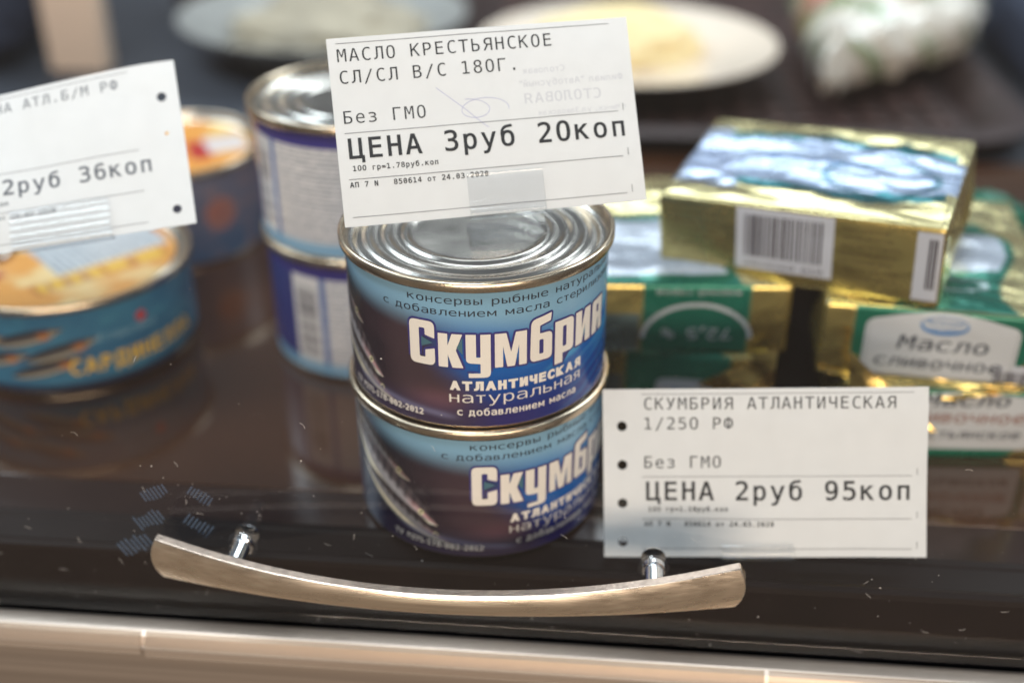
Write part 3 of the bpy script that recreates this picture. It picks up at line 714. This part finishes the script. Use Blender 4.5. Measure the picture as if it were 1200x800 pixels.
def fake_lines(put, fc, x0, x1, ys, seed, size=2.3, m=None, flip=False):
    words = ['масло', 'сладко', 'сливочное', 'состав', 'сливки', 'пищевая', 'ценность', 'белок', 'жир', 'хранить', 'при', 'срок', 'годности', 'масса', 'нетто', 'изготовитель']
    rnd = random.Random(seed); bm = bmesh.new()
    for y in ys:
        s_ = ' '.join(rnd.choice(words) for _ in range(3)); add_bm(bm, text_bm(s_, size, x0, y, width=(x1-x0)*rnd.uniform(.75, 1)))
    put(bm, fc, m or M_goldtxt, 'small_print', .12, flip)
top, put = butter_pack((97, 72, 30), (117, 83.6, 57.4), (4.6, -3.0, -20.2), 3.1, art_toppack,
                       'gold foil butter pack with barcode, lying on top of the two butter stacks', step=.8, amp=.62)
barcode(put, 'front', -17.5, 10, -4.5, 11.5, 3)
barcode(put, 'front', 43.6, 47.4, -8, 10.5, 5, panel=(4, 4.5, .4), digits=False)
fake_lines(put, 'front', -45, -23, [8.5, 5.5, 2.5, -.5, -3.5], 4)
fake_lines(put, 'front', 15, 36, [10, 7, 4, 1, -2, -5, -8], 6)
put(text_bm('Масло сливочное', 6, -22, 2, width=44, shear=.2), 'top', M_bluei, 'top_lettering', .15)
# lower packs
def art_label(kind):
    def f(fc, u, v, w_, h_):
        n = len(u); col = np.broadcast_to(GOLDP if fc == 'top' else GOLD, (n, 3)).copy(); me = np.full(n, .9)
        if fc == 'top':
            if kind == 'right': e = np.abs(u-4)-(19+5*np.cos(v*.09)); grn = sstep(3, 2.4, e)*sstep(-50, -49, v)*(v < 26); wh = sstep(0, -.5, e)*(v < 12)*(v > -18)
            else: e = np.abs(u+6)-24-3*np.cos(v*.1); grn = sstep(3, 2.4, e)*(v < 10); wh = sstep(0, -.5, e)*(v < 5)*(v > -44)
            col = mix(col, lin([30, 118, 100]), grn); me = me-grn*.35; col = mix(col, lin([188, 196, 208]), wh*1.0); me = me-wh*.3
            if kind == 'right': ring = sstep(.9, .5, np.abs(np.hypot((u-4)/1.9, v+28)-6.5))*1.0; col = mix(col, lin([180, 200, 200]), ring)
        if fc == 'front' and kind == 'left':
            g_ = ((u > -14) & (u < 25))*1.0; col = mix(col, lin([24, 112, 90]), g_); me = me-g_*.55
            lo = ((u < -14) & (v < 2))*sstep(-30, -28, u-v*.3)*1.0; col = mix(col, lin([150, 184, 186]), lo*.85)  # lo: pale patch painting highlight haze into the foil colour
        if fc == 'front' and kind == 'right':
            g_ = ((u > -29) & (u < 30))*1.0; g_ = g_*(v > np.abs(u)*.9-30); col = mix(col, lin([22, 108, 84]), g_); me = me-g_*.6
        return c4(col, me)
    return f
GR = 'gold foil butter packs in two stacks'
def flap(root, pts, th=0.35):
    """loose folded triangle of foil"""
    bm = bmesh.new(); n = 14; V = {}
    a, b, c = [Vector(p) for p in pts]
    nn = (b-a).cross(c-a).normalized()
    for i in range(n+1):
        for j in range(n+1-i):
            p = a+(b-a)*i/n+(c-a)*j/n; d = noise.noise(p*.12+Vector((root.location.x*90, 2, 1)))*1.5+abs(noise.noise(p*.25))*1.0
            V[i, j] = bm.verts.new(p+nn*d)
    for i in range(n):
        for j in range(n-i):
            bm.faces.new((V[i, j], V[i+1, j], V[i, j+1]))
            if i+j < n-1: bm.faces.new((V[i+1, j], V[i+1, j+1], V[i, j+1]))
    bmesh.ops.recalc_face_normals(bm, faces=bm.faces)
    r_ = bmesh.ops.solidify(bm, geom=bm.faces[:], thickness=th)
    o = obj('fold_flap', bm, M_goldfoil, root, angle=25); return o
M_goldfoil = mat('plain_gold_foil', (0.66, 0.47, 0.16), 0.24, 1.0, bump=0.5, bscale=220, rvar=.06)
def hex_label(put, x0, x1, y0, y1, arch, flip=False):
    o = rounded([(x0, y0, 1), (x1, y0, 1), (x1, y1-1, 3), ((x0+x1)/2+8, y1+arch, 14), ((x0+x1)/2-8, y1+arch, 14), (x0, y1-1, 3)], 2, 5)
    put(polys([(o, [])]), 'front', M_label, 'label_panel', .10, flip)
def logo(put, cx, cy, flip=False, rx=8.0, ry=3.6):
    o = [(cx+rx*math.cos(t), cy+ry*math.sin(t)) for t in np.linspace(0, 2*math.pi, 36, endpoint=False)]
    i_ = [(cx+(rx-.7)*math.cos(t), cy+.5+(ry-.9)*math.sin(t)) for t in np.linspace(0, 2*math.pi, 36, endpoint=False)]
    put(polys([(o, [i_])]), 'front', M_bluei, 'brand_oval', .2, flip)
    b = text_bm('Молочный', 2.9, cx, cy+.4, shear=.35, width=12.5, align='CENTER'); add_bm(b, text_bm('гостинец', 2.6, cx, cy-2.0, shear=.35, width=9.5, align='CENTER')); put(b, 'front', M_bluei, 'brand_lettering', .2, flip)
def serif_word(put, s_, cx, y, wd, size, m, flip=False):
    put(text_bm(s_, size, cx, y, width=wd, align='CENTER', shear=.12, bold=.004), 'front', m, 'label_lettering', .22, flip)
# right stack
for lvl, (loc, rot, lab) in enumerate((((160, 79, 0), (0, 0, 4), 'bottom butter pack of the right stack, beside the mackerel price tag'),
                                       ((157.5, 84, 28.2), (0, 0, -5), 'upper butter pack of the right stack, white label with blue oval logo'))):
    rt, put = butter_pack((78, 100, 27.8), loc, rot, 5.3+lvl*2.2, art_label('right'), lab, step=1.0, amp=.8)
    rt['group'] = GR
    if lvl == 1:
        hex_label(put, -24.5, 26, -13.3, 9.6, 3.4); logo(put, 1, 8.2)
        serif_word(put, 'Масло', 1.5, -1.6, 30, 9, M_black); serif_word(put, 'сливочное', 1, -8.6, 42, 7.6, M_black)
        for xa in (-23.6, 24.9):
            bm = bmesh.new()
            for k in range(30): y = -12+k*.72; quad(bm, xa, xa+.3, y, y+.36)
            put(bm, 'front', M_rule, 'dashed_border', .2)['kind'] = 'stuff'
        barcode(put, 'front', 20, 31, -13.2, -7.5, 9, panel=(.5, .3, 3), digits=False)
    else:
        hex_label(put, -24, 26, -9.8, 12, 1.5); serif_word(put, 'Масло', 1.5, 8.0, 30, 8.5, M_black); serif_word(put, 'сливочное', 1, 1.2, 44, 8.2, M_redi); serif_word(put, 'крестьянское', 1, -5.2, 43, 6.2, M_black)
        barcode(put, 'front', 31, 37.4, -12.5, 8, 11, panel=(1, .6, 1), digits=False)
    if lvl == 1: flap(rt, [(-40, -51, 1.5), (40, -51, 2.5), (6, -56, -3.5)])
    if lvl == 0: flap(rt, [(-41, -49.5, 43), (-8, -53, 13.5), (-38, -53, 11)])
# left stack
for lvl, (loc, rot, lab) in enumerate((((66, 98, 0), (0, 0, -5), 'bottom butter pack of the left stack, mostly hidden by the tins and tag'),
                                       ((63, 96, 28.2), (0, 0, 4), 'upper butter pack of the left stack, green 72.5 % panel upside down'))):
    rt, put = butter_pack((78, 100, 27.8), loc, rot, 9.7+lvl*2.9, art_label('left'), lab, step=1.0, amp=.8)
    rt['group'] = GR
    if lvl == 1:
        o = [(6+20*math.cos(t), -7.5+14*math.sin(t)) for t in np.linspace(0, math.pi, 30)]
        i_ = [(6+18.4*math.cos(t), -7.5+12.4*math.sin(t)) for t in np.linspace(math.pi, 0, 30)]
        put(polys([(o+i_, [])]), 'front', M_label, 'oval_border', .15)
        put(text_bm('72,5 %', 7.2, -6, 3.5, width=25, align='CENTER', bold=.005), 'front', M_label, 'label_lettering', .2, True)
        put(text_bm('жирный город', 3.4, -6, -11.5, width=30, align='CENTER'), 'front', M_label, 'label_lettering', .2, True)
    else:
        hex_label(put, -2, 32, -10, 3, 0, False); serif_word(put, 'Масло', 16, -6, 24, 8, M_bluei, False)
    if lvl == 0: flap(rt, [(13, -54, 17), (40, -52, 35), (40, -54.5, 11)]); flap(rt, [(12, -55.5, 16), (36, -55.5, 12), (34, -58, 4)])

bm = bmesh.new(); box(bm, -8.5, 8.5, -20, 20, 0, 55.5, 1.2)  # added black block, stands in for the shade in the gap between the stacks
o = obj('gap_shade_block', bm, mat('gap_shade_black', srgb(12, 11, 15), .9, spec=.1)); o.location = Vector((111, 74, 0))*S
tag(o, 'added matt black block standing in for the shade between the two butter stacks', 'shade block')
# ================================================================== glass door
door = empty('glass_door', (0, -50, -20))
tag(door, 'clear dusty glass door of the display case with a curved champagne handle', 'glass door')
bm = bmesh.new(); box(bm, -SX, SX, -2, 2, 0.6, 340, .4); obj('pane', bm, M_glass, door, smooth=False)
# handle: bowed tapering bar (coordinates relative to the door)
hx0 = -4.7; HL = 85.7; NZ = 8; NT = 60
def handle_sec(t):
    yb = -7.4-13.6*(1-t*t); hh = 3.9+4.1*t*t; zc = 30.7+t*0.8; th_ = 1.5
    lean = 0.10
    # rounded end: the section pulls in at the very tip
    sec = []
    for sy, sz in ((-1, -1), (-1, -.75), (-1, -.5), (-1, -.25), (-1, 0), (-1, .25), (-1, .5), (-1, .75), (-1, 1), (1, 1), (1, .5), (1, 0), (1, -.5), (1, -1)):
        bul = 1.15*(1-sz*sz) if sy < 0 else 0
        e = 2.6*(1-(sz*.9)**2)*(t**24)*(1 if t > 0 else -1)
        sec.append((hx0+HL*t+e, yb+sy*th_-bul-lean*sz*hh, zc+sz*hh-(0.9 if sy > 0 else 0)*0))
    return sec
bm = bmesh.new(); rows = []
for k in range(NT+1):
    t = -1+2*k/NT; rows.append([bm.verts.new(p) for p in handle_sec(t)])
fm = []
for a, b in zip(rows[:-1], rows[1:]):
    for k in range(14): fm.append((bm.faces.new((a[k], a[(k+1) % 14], b[(k+1) % 14], b[k])), k))
bm.faces.new(rows[0][::-1]); bm.faces.new(rows[-1])
bmesh.ops.recalc_face_normals(bm, faces=bm.faces)
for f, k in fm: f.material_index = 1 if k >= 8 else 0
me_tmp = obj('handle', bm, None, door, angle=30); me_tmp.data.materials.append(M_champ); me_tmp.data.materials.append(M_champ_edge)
bv = me_tmp.modifiers.new('bevel', 'BEVEL'); bv.width = 0.00035; bv.segments = 2; bv.limit_method = 'ANGLE'; bv.angle_limit = R(50)
for sx_ in (-62, 62):
    x = -4.7+sx_; zc = 32.0
    def ybm(bm_, M_=Matrix.Rotation(R(90), 4, 'X')): bmesh.ops.transform(bm_, matrix=Matrix.Translation((x, -2.0, zc))@M_, verts=bm_.verts)
    yend = -7.4-13.6*(1-((x-hx0)/HL)**2)+2.0+1.2
    bm = lathe([(0, 0.2), (3.4, 0.2), (3.4, 1.9), (2.9, 2.2), (2.9, -yend-1), (0, -yend-1)], 40); ybm(bm)
    post = obj('handle_post', bm, M_chrome, me_tmp)
    bm = lathe([(2.6, 0.05), (4.4, 0.05), (4.7, .7), (4.3, 1.4), (2.6, 1.5)], 40); ybm(bm)
    obj('clear_washer', bm, M_clip, me_tmp)
    bm = lathe([(0, -4.9), (3.2, -4.9), (3.6, -4.4), (3.6, -4.0), (0, -4.0)], 40); ybm(bm)
    obj('screw_head', bm, M_chrome, me_tmp)
# dust specks, lint
bm = bmesh.new(); rnd = random.Random(11)
for k in range(330):
    x = rnd.uniform(-190, 220); z = rnd.uniform(2, 70)+(0 if rnd.random() < .8 else 90*rnd.random())
    s_ = rnd.choice((.07, .09, .11, .14, .2)) if rnd.random() < .95 else .32
    n = 6; c_ = Vector((x, -2.06, z)); ph = rnd.random()*6; el = rnd.uniform(.4, 1)
    if rnd.random() < .12:
        p = c_; d = Vector((rnd.uniform(-1, 1), 0, rnd.uniform(-1, 1))).normalized()
        for q in range(4):
            p2 = p+d*rnd.uniform(.3, .8); n_ = Vector((-d.z, 0, d.x))*.04
            bm.faces.new([bm.verts.new(v) for v in (p-n_, p+n_, p2+n_, p2-n_)]); p = p2; d = (d+Vector((rnd.uniform(-.6, .6), 0, rnd.uniform(-.6, .6)))).normalized()
        continue
    bm.faces.new([bm.verts.new(c_+Vector((s_*math.cos(ph+2*math.pi*q/n)*rnd.uniform(.6, 1), 0, el*s_*math.sin(ph+2*math.pi*q/n)))) for q in range(n)])
d_ = obj('dust', bm, M_dust, door, smooth=False); d_['kind'] = 'stuff'
# ribbed blue strips painting a moire reflection onto the glass, left of the handle
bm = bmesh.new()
def refl_ribs(cx, cz, w_, h_, ang, n=7):
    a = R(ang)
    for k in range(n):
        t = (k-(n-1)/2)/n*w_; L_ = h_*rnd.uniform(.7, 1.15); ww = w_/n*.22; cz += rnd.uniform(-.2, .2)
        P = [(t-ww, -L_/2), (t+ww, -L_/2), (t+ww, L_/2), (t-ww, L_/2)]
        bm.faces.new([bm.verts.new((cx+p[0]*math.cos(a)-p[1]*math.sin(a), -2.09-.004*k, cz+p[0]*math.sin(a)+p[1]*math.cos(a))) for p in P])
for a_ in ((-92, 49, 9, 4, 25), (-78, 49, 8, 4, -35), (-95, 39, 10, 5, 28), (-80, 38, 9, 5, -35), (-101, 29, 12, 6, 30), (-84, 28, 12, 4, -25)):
    refl_ribs(*a_)
sm = obj('painted_reflection', bm, M_moire_refl, door, smooth=False); sm['kind'] = 'stuff'

# ================================================================== background
# brown woven tray
tray = empty('serving_tray', (98, 562, -5), (0, 0, 2))
M_tray = mat('brown_tray', srgb(48, 32, 31), .5, var=.3, vscale=25); M_trayw = mat('brown_weave', srgb(74, 50, 45), .5, var=.5, vscale=30)
def rrect(w_, h_, r_, n=10):
    o = []
    for cx, cy, a0 in ((w_/2-r_, h_/2-r_, 0), (-w_/2+r_, h_/2-r_, 90), (-w_/2+r_, -h_/2+r_, 180), (w_/2-r_, -h_/2+r_, 270)):
        for k in range(n+1): a = R(a0+90*k/n); o.append((cx+r_*math.cos(a), cy+r_*math.sin(a)))
    return o
bm = bmesh.new(); loops = []
for w_, h_, r_, z in ((300, 400, 30, 0), (318, 418, 36, 0), (346, 446, 46, 16), (356, 456, 50, 17.5), (376, 476, 56, 15), (374, 474, 56, 12), (350, 450, 48, 12), (322, 422, 38, -3), (300, 400, 30, -3)):
    loops.append([bm.verts.new((x, y, z)) for x, y in rrect(w_, h_, r_)])
for a, b in zip(loops[:-1], loops[1:]):
    for k in range(len(a)): bm.faces.new((a[k], a[(k+1) % len(a)], b[(k+1) % len(a)], b[k]))
bm.faces.new(loops[0]); bm.faces.new(loops[-1][::-1]); bmesh.ops.recalc_face_normals(bm, faces=bm.faces)
obj('tray_body', bm, M_tray, tray)
bm = bmesh.new()
for i in range(-7, 8):
    for j in range(-9, 10):
        if abs(i*20) > 140: continue
        if (i+j) % 2: box(bm, i*20-9, i*20+9, j*21-6, j*21+6, .1, 2.4, 1.8, 2)
        else: box(bm, i*20-6, i*20+6, j*21-9, j*21+9, .1, 2.4, 1.8, 2)
wv = obj('weave', bm, M_trayw, tray); wv['kind'] = 'stuff'
tag(tray, 'brown woven serving tray with rounded rim, blurred at upper right behind the butter', 'tray')
def plate(loc, Rp, depth, m, label, food, rot=0):
    p = empty('plate', loc, (0, 0, rot))
    pr = [(0, 0), (Rp*.45, 0), (Rp*.55, 1.5), (Rp*.62, 2.2), (Rp*.78, depth*.6), (Rp, depth), (Rp+.6, depth+1), (Rp, depth+2), (Rp*.77, depth*.6+3), (Rp*.6, 5), (0, 4.6)]
    obj('dish', lathe(pr, 96), m, p)
    return tag(p, label, 'plate')
M_cream = mat('cream_porcelain', srgb(244, 226, 206), .2, coat=.4); M_grey = mat('silvery_porcelain', srgb(160, 160, 156), .3, coat=.2)
pl = plate((48, 468, 12), 100, 12, M_cream, 'round cream plate of pale yellow food on the brown tray', 0)
M_mash = mat('pale_yellow_food', srgb(244, 218, 164), .6, bump=.6, bscale=60, sss=.2); M_salad = mat('pale_salad', srgb(176, 164, 142), .6, bump=.6, bscale=60, var=.3, vscale=30)
def heap(name, loc, rx, ry, h_, m, label, seed):
    bm = bmesh.new(); bmesh.ops.create_uvsphere(bm, u_segments=64, v_segments=36, radius=1)
    for v in bm.verts:
        n_ = noise.fractal(v.co*2.2+Vector((seed, 0, 0)), .8, 2, 5)*.16; c_ = v.co*(1+n_); v.co = Vector((c_.x*rx, c_.y*ry, max(c_.z, -.15)*h_+.15*h_))
    o = obj(name, bm, m); o.location = Vector(loc)*S; return tag(o, label, 'food')
heap('food_portion', (40, 474, 16.8), 56, 50, 24, M_mash, 'heap of pale yellow mash on the cream plate', 1)
pl2 = plate((-172, 520, -5), 104, 30, M_grey, 'deep silvery grey plate of salad, behind the rear tins', 0)
heap('food_portion', (-172, 530, 0), 72, 66, 30, M_salad, 'greenish beige salad heaped in the silvery grey plate', 4)
# plastic bag with red and green print
bag = empty('plastic_bag', (216, 490, 11), (0, 0, -17))
def art_bag(x, y, z):
    n = len(x); col = np.broadcast_to(lin([232, 226, 214]), (n, 3)).copy()
    a = fbm(x*.035+3, y*.035+z*.04, 3, 3); b = fbm(x*.04, y*.04+z*.05, 17, 3)
    col = mix(col, lin([70, 110, 84]), sstep(.60, .66, a)*.8); col = mix(col, lin([104, 134, 70]), sstep(.60, .66, b)*.8)
    col = mix(col, lin([226, 52, 30]), np.exp(-((x+30)/20)**2-((y+0)/26)**2)*1.0); col = mix(col, lin([226, 168, 54]), np.exp(-((x+68)/9)**2-((y+20)/14)**2))
    return col
nu, nv = 120, 90; U, V = np.meshgrid(np.linspace(0, 2*math.pi, nu, endpoint=False), np.linspace(0, math.pi, nv)); U = U.ravel(); V = V.ravel()
X = 74*np.cos(U)*np.sin(V); Y = 120*np.sin(U)*np.sin(V); Z = 34*np.cos(V)
k = .05+.95*np.clip((Y+118)/190, 0, 1)**.9; X = X*k*1.1-18*np.clip(-Y/120, 0, 1)
cr = fbm(X*.05+9, Y*.05+Z*.04, 5, 4); f_ = 1+.22*(np.abs(cr-.5)*2-.3); X *= f_; Y *= f_; Z = np.maximum(Z*f_*(.5+.9*cr), -22)+22
grid_mesh('bag_film', nu, nv, np.stack([X, Y, Z], -1), np.hstack([art_bag(X, Y, Z), np.zeros((len(X), 1))]), mat('bag_plastic', attr='art', rough=.25, bump=.5, bscale=60, coat=.5), bag, closed_u=True)
tag(bag, 'crumpled white plastic bag with red and green print, on the brown tray', 'bag')
# green twist-wrapped packs peeping out behind the butter
M_gw = mat('green_wrapper', srgb(30, 120, 96), .3, bump=.8, bscale=90, var=.6, vscale=60)
for loc, sc, lab in (((133, 216, 0), (11, 8, 36), 'small green wrapper tip rising behind the top butter pack'), ((212, 200, 0), (22, 12, 30), 'crinkled pale green wrapper behind the right butter stack')):
    bm = bmesh.new(); bmesh.ops.create_uvsphere(bm, u_segments=48, v_segments=32, radius=1)
    for v in bm.verts:
        f_ = 1+.3*abs(noise.noise(v.co*3.1+Vector(loc)))+.15*noise.noise(v.co*8); c_ = v.co*f_; v.co = Vector((c_.x*sc[0], c_.y*sc[1], c_.z*sc[2]*.5+sc[2]*.5))
        if v.co.z < 0: v.co.z = 0
    o = obj('wrapped_sweet', bm, M_gw); o.location = Vector(loc)*S; tag(o, lab, 'wrapper')
# upright beige board, dark things at far left
bm = bmesh.new(); box(bm, -21, 21, -9, 9, 0, 330, 3); o = obj('upright_post', bm, mat('beige_laminate', srgb(236, 208, 184), .5, var=.05, vscale=10)); o.location = Vector((-337, 470, -6))*S
tag(o, 'blurred beige upright post at the upper left', 'post')
M_navy = mat('navy_fabric', srgb(26, 36, 56), .8, bump=.6, bscale=50); M_brownf = mat('grey_brown_fabric', srgb(92, 78, 74), .8, bump=.6, bscale=50, var=.3)
def bundle(name, loc, s_, m, label, cat, seed):
    bm = bmesh.new(); bmesh.ops.create_uvsphere(bm, u_segments=64, v_segments=40, radius=1)
    for v in bm.verts:
        q = Vector([math.copysign(abs(a)**.6, a) for a in v.co]); f_ = 1+.12*noise.noise(v.co*2+Vector((seed, 0, 0)))+.05*noise.noise(v.co*6)
        q *= f_; v.co = Vector((q.x*s_[0], q.y*s_[1], max(q.z, -.9)*s_[2]+.9*s_[2]))
    o = obj(name, bm, m); o.location = Vector(loc)*S; return tag(o, label, cat)
bundle('cloth_bag', (-455, 500, -6), (85, 60, 70), M_navy, 'dark navy cloth bag in the upper left corner', 'bag', 2)
bundle('cloth_bag', (-270, 640, -6), (50, 50, 60), M_brownf, 'grey brown cloth bag behind the post and the silvery plate', 'bag', 6)
bundle('cloth_bag', (340, 520, -6), (26, 150, 26), M_navy, 'long dark blue cloth bundle right of the brown tray', 'bag', 9)
